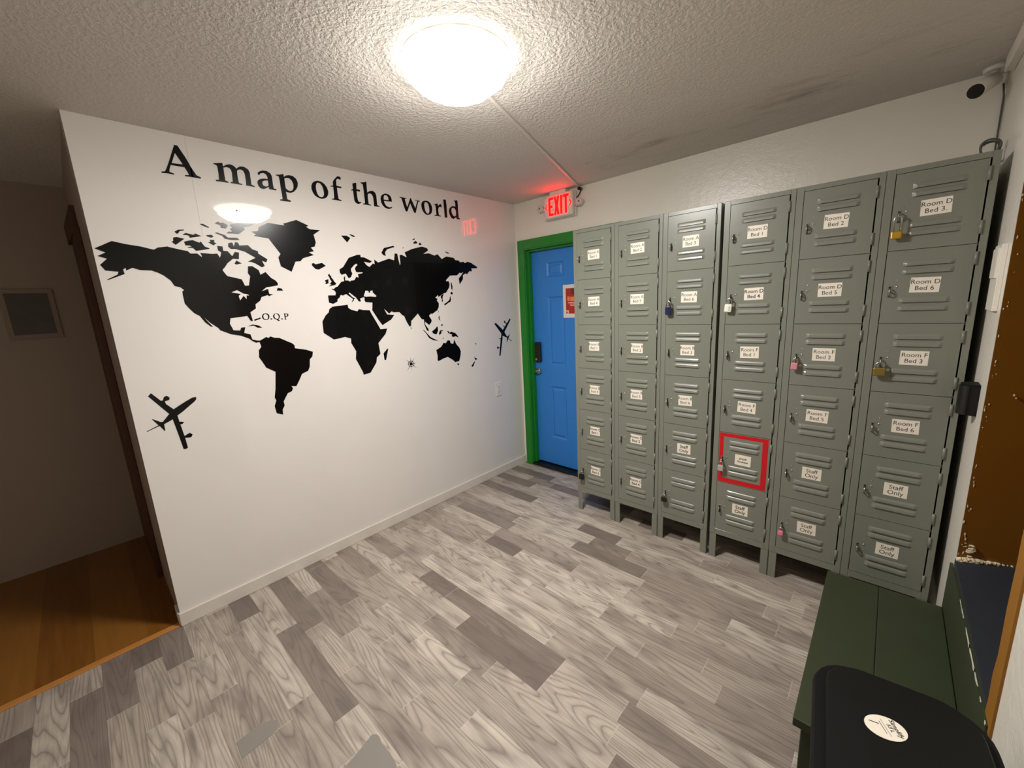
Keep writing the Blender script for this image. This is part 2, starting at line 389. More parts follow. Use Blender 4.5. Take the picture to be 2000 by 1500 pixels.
# ---------------------------------------------------------------- decals on the map wall
DEC = json.loads(r'''[["t","letter_a",[[-23684,23522,-23546,23517,-23317,23036,-23153,22598,-23014,22321,-22847,22253,-22873,22189,-23170,22202,-23486,22201,-23469,22253,-23316,22277,-23339,22382,-23436,22599,-23947,22599,-24027,22389,-24044,22288,-23879,22238,-23899,22190,-24110,22205,-24349,22188,-24336,22249,-24209,22279,-24145,22393,-24015,22682,-23788,23239,-23694,23461],[-23702,23169,-23894,22692,-23479,22717]]],["t","letter_m",[[-22235,23012,-21843,23112,-21826,22945,-21697,23046,-21547,23104,-21407,23093,-21294,23008,-21259,22947,-21170,23028,-21090,23077,-20993,23109,-20848,23093,-20713,23001,-20667,22870,-20670,22631,-20671,22290,-20511,22215,-20534,22187,-20930,22198,-20907,22411,-20908,22767,-20968,22913,-21074,22943,-21188,22912,-21244,22843,-21258,22606,-21254,22312,-21226,22258,-21100,22239,-21107,22195,-21408,22198,-21627,22201,-21618,22255,-21517,22272,-21486,22701,-21507,22852,-21583,22934,-21714,22938,-21827,22887,-21838,22541,-21833,22292,-21701,22237,-21717,22192,-22006,22196,-22256,22191,-22238,22252,-22105,22280,-22081,22593,-22084,22895,-22117,22955,-22231,22983]]],["t","letter_a",[[-20284,22940,-20173,23031,-20027,23093,-19828,23105,-19662,23013,-19612,22878,-19612,22671,-19619,22421,-19602,22268,-19473,22236,-19502,22179,-19685,22186,-19846,22188,-19843,22312,-19960,22232,-20111,22151,-20264,22173,-20347,22272,-20377,22419,-20334,22548,-20213,22640,-20049,22688,-19839,22704,-19849,22836,-19894,22930,-20006,22971,-20129,22938,-20183,22898,-20213,22832,-20280,22840,-20290,22899],[-19839,22632,-20024,22591,-20123,22523,-20139,22418,-20103,22332,-19989,22299,-19852,22352,-19841,22488]]],["t","letter_p",[[-19401,22998,-19232,23029,-19003,23101,-18993,22956,-18873,23051,-18718,23100,-18505,23085,-18349,22962,-18289,22768,-18329,22567,-18430,22399,-18584,22246,-18747,22167,-18897,22166,-18999,22193,-18990,21971,-18983,21800,-18808,21749,-18828,21682,-19140,21671,-19369,21682,-19361,21736,-19231,21765,-19228,21999,-19245,22377,-19240,22693,-19258,22920,-19324,22960,-19397,22957],[-18984,22873,-18870,22929,-18721,22930,-18607,22832,-18545,22661,-18563,22465,-18625,22337,-18754,22263,-18879,22286,-18983,22376,-18988,22630]]],["t","letter_o",[[-17160,23073,-16950,23059,-16767,22954,-16645,22787,-16592,22573,-16625,22396,-16721,22237,-16880,22137,-17048,22096,-17257,22134,-17420,22228,-17520,22381,-17565,22557,-17553,22725,-17484,22886,-17345,23008],[-17157,22973,-17019,22946,-16928,22826,-16879,22665,-16866,22497,-16876,22359,-16939,22231,-17036,22183,-17159,22199,-17235,22289,-17285,22433,-17306,22598,-17295,22767,-17245,22909]]],["t","letter_f",[[-15873,23543,-15742,23532,-15716,23441,-15732,23351,-15781,23377,-15892,23401,-15993,23349,-16026,23249,-16043,22987,-15874,22971,-15730,22977,-15752,22886,-15868,22876,-16029,22876,-16033,22572,-16011,22243,-15939,22209,-15817,22191,-15854,22133,-16138,22146,-16428,22149,-16422,22193,-16278,22222,-16261,22485,-16252,22893,-16412,22875,-16417,22909,-16251,22970,-16246,23143,-16193,23255,-16083,23377,-15974,23491]]],["t","letter_t",[[-15003,23275,-14875,23331,-14740,23363,-14753,23191,-14769,22990,-14546,22980,-14550,22871,-14671,22879,-14773,22882,-14778,22610,-14760,22359,-14712,22257,-14630,22250,-14535,22272,-14552,22215,-14708,22126,-14831,22122,-14945,22189,-15000,22308,-15005,22577,-15006,22873,-15147,22860,-15133,22889,-14992,22973,-15004,23114]]],["t","letter_h",[[-14433,23450,-14244,23473,-14036,23553,-14051,23268,-14056,22900,-13929,22984,-13772,23045,-13600,23044,-13482,22950,-13435,22808,-13441,22582,-13442,22223,-13271,22180,-13288,22134,-13499,22122,-13673,22127,-13666,22438,-13677,22698,-13737,22819,-13858,22875,-13968,22849,-14041,22774,-14057,22569,-14046,22237,-13987,22198,-13872,22176,-13888,22137,-14165,22138,-14448,22137,-14442,22184,-14291,22222,-14287,22499,-14288,22975,-14304,23336,-14360,23381,-14440,23395]]],["t","letter_e",[[-12693,23041,-12514,23010,-12366,22907,-12317,22740,-12324,22584,-12638,22560,-12912,22551,-12884,22412,-12787,22271,-12658,22211,-12521,22199,-12328,22263,-12360,22191,-12485,22117,-12673,22083,-12874,22126,-13038,22258,-13128,22436,-13147,22642,-13102,22819,-12976,22941,-12832,23014],[-12763,22935,-12640,22915,-12563,22801,-12558,22648,-12743,22632,-12922,22645,-12902,22810,-12846,22904]]],["t","letter_w",[[-11683,22995,-11417,22980,-11132,22982,-11152,22932,-11283,22914,-11228,22655,-11144,22386,-10958,22738,-10838,23024,-10764,23034,-10731,22933,-10612,22691,-10480,22411,-10340,22727,-10258,22917,-10450,22937,-10446,22973,-10028,22948,-10048,22910,-10172,22881,-10295,22590,-10472,22090,-10592,22088,-10738,22367,-10863,22681,-11029,22377,-11163,22102,-11293,22098,-11401,22399,-11518,22846,-11564,22932,-11688,22948]]],["t","letter_o",[[-9510,23044,-9293,23026,-9115,22916,-9024,22732,-8999,22513,-9072,22282,-9231,22139,-9460,22076,-9645,22103,-9816,22241,-9916,22447,-9948,22660,-9885,22860,-9733,22989],[-9521,22946,-9370,22894,-9292,22745,-9268,22528,-9274,22331,-9352,22199,-9450,22163,-9569,22222,-9645,22384,-9684,22597,-9678,22792,-9618,22908]]],["t","letter_r",[[-8843,22915,-8697,22922,-8493,22999,-8446,22832,-8301,22950,-8164,22994,-8110,22875,-8105,22763,-8287,22777,-8409,22712,-8461,22530,-8432,22183,-8253,22153,-8275,22100,-8589,22102,-8851,22097,-8845,22147,-8662,22181,-8663,22480,-8678,22801,-8734,22880,-8847,22878]]],["t","letter_l",[[-7909,23354,-7673,23362,-7643,22987,-7650,22094,-7892,22067,-7902,22776]]],["t","letter_d",[[-6891,23408,-6547,23481,-6520,23213,-6536,22690,-6513,22194,-6353,22159,-6395,22102,-6739,22090,-6761,22232,-7062,22055,-7266,22123,-7402,22327,-7456,22578,-7372,22793,-7183,22945,-7002,22999,-6775,22985,-6765,23258,-6826,23352],[-7015,22877,-6843,22834,-6751,22690,-6764,22375,-6901,22255,-7071,22314,-7177,22483,-7209,22685,-7142,22835]]],["q","dash",[[-21620,15302,-21313,15401,-21292,15372,-21305,15331,-21612,15232]]],["q","letter_o",[[-21017,15608,-20917,15589,-20851,15516,-20849,15403,-20889,15307,-20968,15255,-21058,15246,-21155,15280,-21211,15368,-21209,15465,-21163,15560,-21093,15605],[-21022,15573,-20938,15534,-20907,15448,-20928,15351,-20990,15277,-21054,15274,-21124,15320,-21149,15406,-21134,15503,-21087,15563]]],["q","full_stop",[[-20803,15323,-20719,15318,-20729,15254,-20812,15260]]],["q","letter_q",[[-20490,15582,-20387,15562,-20321,15473,-20314,15387,-20361,15289,-20420,15250,-20387,15205,-20331,15180,-20409,15149,-20469,15189,-20514,15241,-20601,15275,-20660,15364,-20658,15463,-20599,15552],[-20493,15561,-20419,15528,-20373,15433,-20390,15320,-20458,15267,-20534,15285,-20589,15360,-20594,15459,-20555,15542]]],["q","full_stop",[[-20261,15291,-20188,15286,-20197,15225,-20270,15229]]],["q","letter_p",[[-20109,15548,-19932,15554,-19857,15506,-19860,15434,-19903,15378,-19987,15361,-20019,15373,-20030,15255,-19982,15209,-20117,15217,-20077,15258,-20078,15388,-20073,15518],[-20011,15522,-19937,15518,-19917,15466,-19939,15409,-20022,15400]]],["m","american_continents",[[-27165,18673,-26943,18798,-26569,19016,-26140,18916,-25663,18849,-25202,18732,-25048,18837,-24673,18912,-24666,18895,-24223,18792,-23948,18741,-23853,18632,-23583,18646,-23492,18553,-23421,18479,-23416,18557,-23463,18681,-22953,18659,-22759,18689,-22705,18592,-22677,18493,-22628,18576,-22573,18759,-22698,18852,-22699,19061,-22473,19055,-22471,18845,-22279,18826,-22221,18738,-22118,18590,-22045,18706,-21973,18812,-21783,18792,-21846,18448,-22100,18468,-22392,18222,-22508,18055,-22658,17888,-22592,17747,-22492,17585,-21874,17428,-21767,17092,-21585,17111,-21457,17592,-21540,17749,-21478,18107,-21268,18114,-21004,17921,-20948,17680,-20682,17827,-20460,17524,-20248,17380,-20152,17235,-20171,17109,-20767,17007,-21025,16804,-20685,16924,-20687,16779,-20668,16654,-20477,16630,-20705,16530,-20753,16593,-21072,16496,-21178,16293,-21428,16116,-21444,15891,-21736,15699,-21686,15230,-21783,15236,-21909,15517,-22224,15480,-22695,15438,-22760,15166,-22655,14811,-22358,14770,-22288,14917,-22095,14930,-22189,14636,-21915,14530,-21861,14248,-21650,14171,-21502,14157,-21172,14323,-21079,14258,-20964,14333,-20769,14240,-20509,14204,-20111,13961,-19905,13851,-19784,13719,-19782,13539,-19172,13378,-18810,13212,-18878,12941,-19051,12777,-19112,12350,-19234,12119,-19605,11991,-19835,11596,-20019,11320,-20295,11370,-20219,11233,-20311,11066,-20546,10989,-20831,10558,-20813,10309,-20954,10095,-20970,9803,-21290,9959,-21333,10393,-21202,10697,-21258,10890,-21148,11347,-21001,12332,-21427,12631,-21577,12999,-21691,13243,-21642,13635,-21493,13816,-21540,14076,-21718,14055,-21874,14166,-22021,14319,-22376,14500,-22780,14606,-23237,14857,-23286,14966,-23607,15275,-23833,15597,-23684,15332,-23512,15061,-23598,15068,-23798,15288,-23974,15630,-24159,15766,-24325,15998,-24464,16250,-24475,16667,-24467,16837,-24384,16891,-24496,17019,-24718,17092,-24821,17342,-25038,17570,-25213,17689,-25443,17788,-25816,17796,-26087,17891,-26313,17768,-26306,17884,-26406,17815,-26390,17616,-26982,17344,-26989,17376,-26619,17595,-26574,17712,-26984,17752,-27109,17990,-26847,18258,-27127,18358,-26850,18516],[-22447,16761,-22170,16876,-21917,16694,-21710,16651,-21647,16589,-21773,16592,-21804,16391,-21918,16574,-22114,16339,-22147,16579,-22026,16676,-22264,16719]]],["m","island",[[-24304,19608,-24148,19715,-23927,19736,-23941,19697,-24104,19654,-24178,19536,-24242,19521]]],["m","island",[[-24023,19483,-23888,19589,-23627,19526,-23578,19530,-23519,19592,-23274,19488,-23480,19433,-23764,19372,-23766,19458,-23857,19488]]],["m","island",[[-24404,19331,-24267,19370,-23981,19308,-24108,19204,-24359,18999,-24489,19139,-24421,19181]]],["m","island",[[-24019,19173,-23835,19234,-23668,19271,-23408,19169,-23349,19231,-23220,18997,-23030,18921,-23069,18889,-23604,18770,-23713,18899,-23921,18905,-23900,18935,-23751,18963,-23808,19008,-23984,19005]]],["m","island",[[-23082,19543,-22855,19591,-22774,19509,-22879,19442,-23041,19488]]],["m","island",[[-22964,19338,-22767,19343,-22800,19242,-22717,19169,-22851,19080,-23058,19223,-22947,19231]]],["m","island",[[-23256,20056,-23112,20080,-22884,19938,-22931,19905,-23160,19989]]],["m","island",[[-22628,20158,-22475,20252,-22396,20202,-22253,20226,-22066,20116,-22173,19947,-22399,19965,-22398,20084]]],["m","island",[[-21981,20157,-21642,20259,-21141,20341,-20663,20406,-21058,20184,-21393,20075,-21319,19986,-21639,19728,-22184,19719,-22104,19801,-21916,19818,-22015,19941,-21903,20007]]],["m","island",[[-22702,19692,-22603,19720,-22278,19619,-22171,19508,-21751,19531,-21657,19426,-21973,19398,-22307,19437,-22392,19570]]],["m","island",[[-22194,19230,-22017,19280,-21964,19074,-21888,19297,-21758,19298,-21712,19148,-21318,19194,-21134,18990,-20891,18905,-20891,18786,-20485,18504,-20567,18339,-20762,18412,-20670,18153,-20815,18067,-21100,18259,-21271,18332,-21449,18345,-21054,18559,-21513,18851,-21913,18963,-22120,18950,-22221,19058]]],["m","island",[[-21967,18381,-21747,18245,-22000,18174,-22075,18223]]],["m","island",[[-20189,16983,-19997,16940,-19935,16821,-20272,16824]]],["m","island",[[-18133,18365,-18040,18399,-17939,18328,-17543,18422,-17336,18259,-17779,18032,-17977,18062,-18149,18255]]],["m","island",[[-16146,20104,-15785,20122,-15569,19999,-15806,19718]]],["m","island",[[-15640,20219,-15473,20221,-15215,20132,-15357,20077]]],["m","island",[[-21968,14975,-21713,15050,-21430,14964,-21297,14842,-21520,14859,-21675,14981]]],["m","island",[[-17252,17758,-17172,17795,-17170,17723,-17092,17651,-17102,17578,-17014,17481,-16945,17335,-16843,17237,-16895,17138,-17287,17053,-17296,17077,-17148,17150,-17240,17211,-17155,17285,-17110,17334,-17181,17455,-17233,17625,-17286,17697]]],["m","island",[[-17512,17404,-17291,17479,-17312,17236,-17443,17187,-17528,17199,-17467,17284]]],["m","island",[[-13511,19228,-13291,19543,-12555,19735,-12469,19660,-13054,19478,-13231,19282,-13216,19032,-13407,19088]]],["m","island",[[-10980,20254,-10843,20334,-10714,20344,-10855,20229]]],["m","island",[[-10919,20051,-10731,20190,-10567,20111,-10621,20016,-10883,19984]]],["m","island",[[-10496,19975,-10349,20112,-10206,19974,-10371,19913]]],["m","island",[[-8183,19590,-7987,19586,-7716,19510,-7851,19458]]],["m","island",[[-13826,12854,-13794,12793,-14040,12074,-14156,12089,-14177,12554]]],["m","island",[[-11808,14184,-11698,14006,-11819,14089]]],["m","island",[[-7810,17329,-7743,17312,-7660,16997,-7711,16716,-7793,16822]]],["m","island",[[-7858,16630,-7662,16521,-7743,16399,-7925,16420]]],["m","island",[[-7962,16309,-7908,16037,-7981,15850,-8205,15773,-8573,15578,-8613,15703,-8306,15839,-8074,15999]]],["m","island",[[-8834,16346,-8558,16485,-8716,16221,-8736,16037,-8696,15913,-8807,15854,-8808,16100,-8901,16205]]],["m","island",[[-9238,15213,-9187,15211,-9254,15070]]],["m","island",[[-9202,14820,-9151,14818,-9181,14633,-9095,14454,-9254,14575,-9265,14721]]],["m","island",[[-9119,14130,-8901,14199,-8973,14015]]],["m","island",[[-9437,14070,-9395,13735,-9581,13450,-9903,13549,-9960,13718,-9663,13880]]],["m","island",[[-9215,13720,-8951,13720,-8958,13657,-9145,13631,-9080,13499,-9189,13466,-9306,13351,-9340,13521]]],["m","island",[[-10805,13908,-10667,13837,-10134,13281,-9479,12947,-9907,13032,-10289,13233,-10544,13624]]],["m","island",[[-9045,13074,-8959,13142,-8879,13143,-8994,13061]]],["m","island",[[-8534,13623,-8427,13614,-8307,13454,-8160,13549,-7733,13384,-7554,13194,-7431,13008,-7756,13147,-7929,13098,-8144,13161,-8075,13306,-8444,13445]]],["m","island",[[-7807,10929,-7634,10949,-7618,10812,-7708,10780]]],["m","island",[[-5905,11286,-5793,11156,-5613,11086,-5722,10914,-5837,11022]]],["m","island",[[-5913,10870,-5856,10816,-6105,10456,-6289,10460,-6248,10570]]],["m","island",[[-5678,12410,-5564,12307,-5665,12225]]],["m","greenland_shape",[[-20663,20164,-20176,20429,-19351,20372,-19396,20469,-18668,20742,-18069,20507,-18101,20432,-18208,20434,-17990,20303,-17394,20306,-17813,20010,-17740,19584,-17842,19338,-18070,19280,-17923,19072,-18220,18991,-17954,18853,-18591,18650,-18766,18471,-19043,18439,-19333,17869,-19857,18158,-19917,18632,-19778,18824,-20261,19613,-20954,19689,-20850,19776,-21031,19896,-20712,19964]]],["m","eurasian_continent",[[-16510,18078,-16255,18233,-15836,18793,-15238,19009,-15029,19020,-15021,18868,-14783,18867,-14266,18644,-14425,18535,-14846,18596,-14674,18384,-14487,18274,-14225,18503,-14098,18468,-14089,18769,-13831,18583,-13005,18868,-12607,18778,-12505,19231,-12308,19227,-12263,18846,-12183,18449,-12127,18605,-12138,19128,-11986,19182,-11578,19016,-11707,19351,-11053,19622,-10208,19832,-9775,19747,-9690,19591,-10145,19323,-9649,19398,-9165,19259,-8855,19374,-8503,19040,-8041,19247,-7326,19177,-7181,19011,-6879,19006,-6703,18873,-6365,18921,-6181,18822,-5975,18936,-5586,18880,-4909,18558,-4943,18465,-5579,18429,-5499,18214,-5798,18207,-6068,17968,-6258,18018,-6512,17888,-6544,17567,-6917,17172,-6967,17634,-6708,17850,-6440,18139,-6691,18027,-6828,18078,-7132,17861,-7827,17833,-8268,17482,-8232,17396,-8005,17415,-7940,17172,-8010,16928,-8366,16532,-8546,16517,-9103,16234,-9130,16389,-9409,16190,-9204,16099,-9286,15970,-9127,15782,-9157,15497,-9311,15257,-9874,14979,-9890,15061,-10133,14891,-9920,14555,-9962,14394,-10183,14206,-10524,14471,-10546,14272,-10288,13929,-10259,13743,-10424,13817,-10599,14235,-10603,14637,-10793,14669,-10977,14920,-11091,15096,-11717,14595,-11755,14268,-11892,14205,-12070,14509,-12267,14990,-12387,15033,-12607,15272,-13093,15281,-13204,15356,-13419,15213,-13768,15554,-13582,15166,-13034,15103,-13311,14802,-14018,14465,-14245,14791,-14644,15491,-14566,15990,-15047,16038,-15116,16172,-15088,16276,-15094,16342,-15193,16344,-15401,16271,-15368,16087,-15508,16091,-15670,16342,-15844,16487,-16064,16669,-16121,16606,-15888,16359,-15706,16278,-15820,16255,-15847,16153,-15952,16078,-15992,16093,-15879,16218,-15924,16296,-16292,16571,-16516,16487,-16655,16527,-16727,16378,-16885,16269,-16910,16126,-17185,15997,-17446,16080,-17443,16510,-16981,16508,-16937,16644,-16993,16793,-17185,16881,-17131,16905,-17033,16880,-16943,16978,-16780,17039,-16508,17325,-16319,17363,-16315,17587,-16222,17688,-16246,17413,-16021,17402,-15948,17340,-15859,17404,-15638,17431,-15471,17649,-15341,17586,-15329,17676,-15354,17803,-14994,17887,-15044,17937,-15339,17918,-15459,17954,-15505,18130,-15447,18258,-15307,18376,-15365,18462,-15513,18382,-15760,18148,-15780,17997,-15719,17847,-15831,17619,-16002,17541,-16151,17827,-16425,17747,-16524,17881],[-14967,16772,-14768,16757,-14739,16638,-14638,16636,-14653,16742,-14444,16780,-14473,16661,-14222,16416,-14290,16351,-14669,16393,-14960,16378,-15128,16413]]],["m","african_continent",[[-17272,15826,-16279,15916,-16271,15724,-16086,15587,-15687,15472,-15564,15610,-15291,15533,-14826,15499,-14742,15294,-14354,14523,-14204,14202,-13699,14212,-13860,13860,-14471,13290,-14410,12547,-14704,12339,-14785,11998,-15276,11383,-15786,11311,-15814,11488,-16190,12430,-16104,12924,-16364,13485,-16338,13779,-16489,13826,-16714,13913,-17054,13860,-17450,13821,-18019,14283,-17999,14965,-17751,15321,-17539,15496,-17482,15679]]],["m","australian_continent",[[-9734,12260,-9242,12458,-8973,12748,-8765,12684,-8554,12899,-8340,12856,-8306,12658,-8040,12544,-7893,12899,-7735,12512,-7452,12217,-7311,11890,-7374,11541,-7559,11118,-7990,11088,-8194,11292,-8688,11598,-9072,11539,-9591,11394,-9690,11450,-9650,11827]]],["a","x",[[-26548,12022,-26420,12145,-26132,11717,-26052,11714,-25996,11865,-25885,11915,-25785,11808,-25819,11692,-25936,11670,-25993,11674,-25972,11520,-25733,11206,-25251,11475,-24919,11631,-24774,11629,-24782,11517,-24864,11421,-25414,11007,-25641,10864,-25613,10521,-25557,10535,-25437,10476,-25538,10389,-25602,10419,-25541,9778,-25446,9823,-25314,9887,-25211,9772,-25287,9649,-25418,9657,-25534,9690,-25504,9162,-25574,9111,-25680,9134,-25744,9792,-25845,10719,-26204,10560,-26208,10229,-26238,10237,-26374,10521,-26861,10356,-26877,10376,-26408,10557,-26590,10903,-26579,10913,-26304,10695,-26224,10689,-25932,11017]]],["b","x",[[-3305,13802,-3204,13875,-3055,13839,-2287,13214,-2073,13403,-2276,13609,-1987,13479,-1808,13726,-2080,13827,-2067,13990,-1965,14024,-1843,13784,-1681,13800,-1306,14176,-1226,14047,-2104,13007,-1777,12550,-1372,12765,-1647,12385,-1149,12140,-1193,12116,-1671,12345,-1813,12080,-1874,12087,-1785,12454,-2367,12701,-2387,12455,-2620,11515,-2764,10950,-2864,10935,-2917,11011,-2790,11617,-2924,11645,-3067,11566,-3172,11714,-3045,11837,-2920,11700,-2774,11670,-2629,12396,-2892,12530,-2582,12487,-2509,12905]]],["c","star",[[-12169,11566,-12213,11630,-12510,11935,-12185,11651,-12118,11608,-12101,11677,-12087,12020,-12062,11675,-12056,11608,-11994,11653,-11763,11887,-11962,11631,-11992,11560,-11909,11545,-11673,11530,-11906,11511,-11986,11493,-11939,11431,-11578,11108,-11963,11408,-12039,11447,-12054,11377,-12059,11049,-12092,11377,-12098,11444,-12158,11398,-12452,11059,-12190,11418,-12169,11498,-12250,11517,-12419,11540,-12251,11550]]],["c","ring",[[-11820,11490,-11841,11422,-11885,11366,-11948,11324,-12024,11303,-12105,11304,-12184,11326,-12251,11368,-12302,11426,-12331,11492,-12336,11563,-12315,11630,-12272,11686,-12210,11728,-12135,11750,-12054,11750,-11975,11728,-11907,11686,-11855,11629,-11825,11562],[-11855,11495,-11873,11437,-11911,11387,-11965,11351,-12032,11333,-12102,11333,-12169,11353,-12229,11389,-12273,11439,-12297,11497,-12302,11558,-12284,11616,-12247,11666,-12193,11701,-12127,11719,-12057,11720,-11990,11701,-11929,11665,-11884,11616,-11859,11556]]]]''')
def decal(group, base, root):
    for g, nm, loops in DEC:
        if g != group: continue
        L = [[(l[i]/1e4-base[1], l[i+1]/1e4-base[2]) for i in range(0, len(l), 2)] for l in loops]
        b = MB().prism(L[0], 0, 0.0002, 0.0012, M_vinyl, holes=L[1:])
        b.build(nm, root, fix=False)
root = thing('wall_lettering', 'large black serif lettering A map of the world above the map', 'lettering', (0, -1.3, 2.1)); decal('t', (0, -1.3, 2.1), root)
root = thing('world_map_decal', 'black world map silhouette on the glossy white wall', 'wall decal', (0, -1.4, 1.6)); decal('m', (0, -1.4, 1.6), root)
root = thing('wall_lettering', 'small black O.Q.P lettering beside the map\'s south-eastern tip of North America', 'lettering', (0, -1.95, 1.55)); decal('q', (0, -1.95, 1.55), root)
def single(group, name, label, cat):
    b = MB(); ys = []; zs = []
    for g, nm, loops in DEC:
        if g == group: ys += [v/1e4 for v in loops[0][::2]]; zs += [v/1e4 for v in loops[0][1::2]]
    by, bz = sum(ys)/len(ys), min(zs)
    for k, (g, nm, loops) in enumerate([d for d in DEC if d[0] == group]):
        L = [[(l[i]/1e4-by, l[i+1]/1e4-bz) for i in range(0, len(l), 2)] for l in loops]
        b.prism(L[0], 0, 0.0002, 0.0012+0.0002*k, M_vinyl, holes=L[1:])
    return tag(b.build(name, loc=(0, by, bz), fix=False), label, cat)
single('a', 'airplane_decal', 'larger black airplane silhouette low on the left end of the map wall', 'wall decal')
single('b', 'airplane_decal', 'smaller black airplane silhouette above the outlet near the room corner', 'wall decal')
single('c', 'compass_decal', 'small black compass star on the map wall between Africa and Australia', 'wall decal')
# outlet
op = thing('wall_outlet', 'white wall outlet on the map wall near the corner', 'outlet', (0, -0.325, 0.798))
MB().box(0, 0.006, -0.037, 0.037, -0.063, 0.063, M_white, 0.003).build('cover_plate', op)
rb = MB(); rb.box(0.005, 0.009, -0.018, 0.018, -0.036, 0.036, M_white, 0.0015)
for zz in (-0.02, 0.02):
    for yy in (-0.007, 0.007): rb.box(0.0085, 0.0093, yy-0.0012, yy+0.0012, zz-0.005, zz+0.005, M_dark)
    rb.cyl((0.0085, 0, zz-0.010), (0.0093, 0, zz-0.010), 0.0025, M_dark, n=10)
rb.build('receptacle', op)
tag(MB().cyl((0.0, -2.155, 2.088), (0.006, -2.155, 2.088), 0.004, M_dsteel, 0.003, n=10).build('nail', loc=(0,0,0)), 'tiny nail in the map wall below the letter m', 'nail')
tag(MB().cyl((0.0, 0, 0), (0.006, 0, 0), 0.003, M_dsteel, 0.002, n=10).build('nail', loc=(0, -1.18, 1.965)), 'tiny nail in the map wall below the word the', 'nail')

# ---------------------------------------------------------------- hall picture
hp = thing('framed_picture', 'small dark picture with pale border on the dim hall wall', 'picture', (XH, -2.995, 1.632))
MB().box(0, 0.012, -0.112, 0.112, -0.150, 0.150, M_mount, 0.002).build('frame', hp)
MB().box(0.010, 0.014, -0.088, 0.088, -0.124, 0.124, M_photo).build('print', hp)

# ---------------------------------------------------------------- ceiling light
LX, LY = 1.320, -1.750
cl = thing('ceiling_light', 'round faceted white ceiling light, switched on', 'ceiling light', (LX, LY, H))
b = MB(); b.cyl((0,0,0), (0,0,-0.006), 0.192, M_white, 0.190, n=48); b.cyl((0,0,-0.006), (0,0,-0.010), 0.176, M_white, n=48)
b.build('base_ring', cl)
b = MB(); n = 12; rings = []
for r, zz in ((0.176, -0.010), (0.200, -0.022), (0.174, -0.062), (0.128, -0.095), (0.0, -0.102)):
    if r: rings.append([(r*math.cos(2*math.pi*(i+0.3)/n), r*math.sin(2*math.pi*(i+0.3)/n), zz) for i in range(n)])
for A, B in zip(rings, rings[1:]):
    for i in range(n): b.face([A[i], A[(i+1) % n], B[(i+1) % n], B[i]], (M_shade_side, M_shade_mid, M_shade_low)[rings.index(A)])
for i in range(n): b.face([rings[-1][i], rings[-1][(i+1) % n], (0, 0, -0.102)], M_shade)
b.build('shade', cl, weld=True)
# raceway on the ceiling
p0 = Vector((1.253, -1.585, H)); p1 = Vector((0.688, -0.012, H)); d = (p1-p0); L = d.length; ang = math.atan2(d.y, d.x)
rc = MB().box(0, L, -0.007, 0.007, -0.010, 0.0, M_white, 0.002).build('cable_raceway', loc=p0); rc.rotation_euler = (0, 0, ang)
tag(rc, 'thin white cable cover running along the ceiling from the lamp to the exit sign', 'cable cover')

# ---------------------------------------------------------------- exit sign
ex = thing('exit_sign', 'lit red EXIT sign with two lamp heads above the green door frame', 'exit sign', (0.522, 0.0, 2.20))
b = MB(); b.box(-0.143, 0.143, -0.030, 0.0, -0.004, 0.180, M_white, 0.008, 3); b.box(-0.140, 0.140, -0.070, -0.028, 0.0, 0.176, M_white, 0.012, 3)
b.build('housing', ex)
MB().box(-0.085, 0.070, -0.060, -0.004, 0.1755, 0.2025, M_white, 0.003).build('canopy', ex)
Y0, Y1 = -0.0725, -0.0695; zb, zt = 0.020, 0.158
def slab(b, poly): b.prism(poly, 1, Y0, Y1, M_exit)
def lett(polys, nm):
    b = MB()
    for p in polys: slab(b, p)
    b.build(nm, ex)
e0, e1 = -0.088, -0.040; st = 0.019
lett([[(e0,zb),(e1,zb),(e1,zb+st),(e0+st,zb+st),(e0+st,0.080),(e1-0.008,0.080),(e1-0.008,0.098),(e0+st,0.098),(e0+st,zt-st),(e1,zt-st),(e1,zt),(e0,zt)]], 'letter_e')
a0, a1 = -0.034, 0.018; am = (a0+a1)/2; zm = (zb+zt)/2
lett([[(a0,zb),(a0+0.020,zb),(am,zm-0.030),(a1-0.020,zb),(a1,zb),(am+0.012,zm),(a1,zt),(a1-0.020,zt),(am,zm+0.030),(a0+0.020,zt),(a0,zt),(am-0.012,zm)]], 'letter_x')
lett([[(0.027,zb),(0.046,zb),(0.046,zt),(0.027,zt)]], 'letter_i')
lett([[(0.071,zb),(0.090,zb),(0.090,zt-st),(0.108,zt-st),(0.108,zt),(0.053,zt),(0.053,zt-st),(0.071,zt-st)]], 'letter_t')
for sgn, xc, nm in ((-1, -0.112, 'arrow'), (1, 0.124, 'arrow')):
    lett([[(xc+sgn*0.012, zm), (xc-sgn*0.012, zm+0.030), (xc-sgn*0.012, zm+0.018), (xc+sgn*0.002, zm), (xc-sgn*0.012, zm-0.018), (xc-sgn*0.012, zm-0.030)]], nm)
for xx, zz in ((-0.190, 0.100), (0.192, 0.086)):
    b = MB(); s_ = -1 if xx < 0 else 1
    b.tube([(s_*0.140, -0.02, zz-0.02), (s_*0.160, -0.03, zz-0.012), (xx, -0.035, zz-0.004)], 0.010, M_white)
    b.cyl((xx, -0.018, zz), (xx, -0.055, zz), 0.020, M_white, 0.029); b.cyl((xx, -0.0555, zz), (xx, -0.060, zz), 0.025, M_white, 0.018); b.cyl((xx, -0.0601, zz), (xx, -0.0620, zz), 0.010, M_steel)
    b.build('lamp_head', ex)
pc = thing('power_plug', 'black plug and cord dangling beside the exit sign at the ceiling', 'plug', (0.705, 0.0, 2.385))
MB().cyl((0, -0.045, -0.005), (0, -0.012, -0.005), 0.012, M_blackg).build('plug_body', pc)
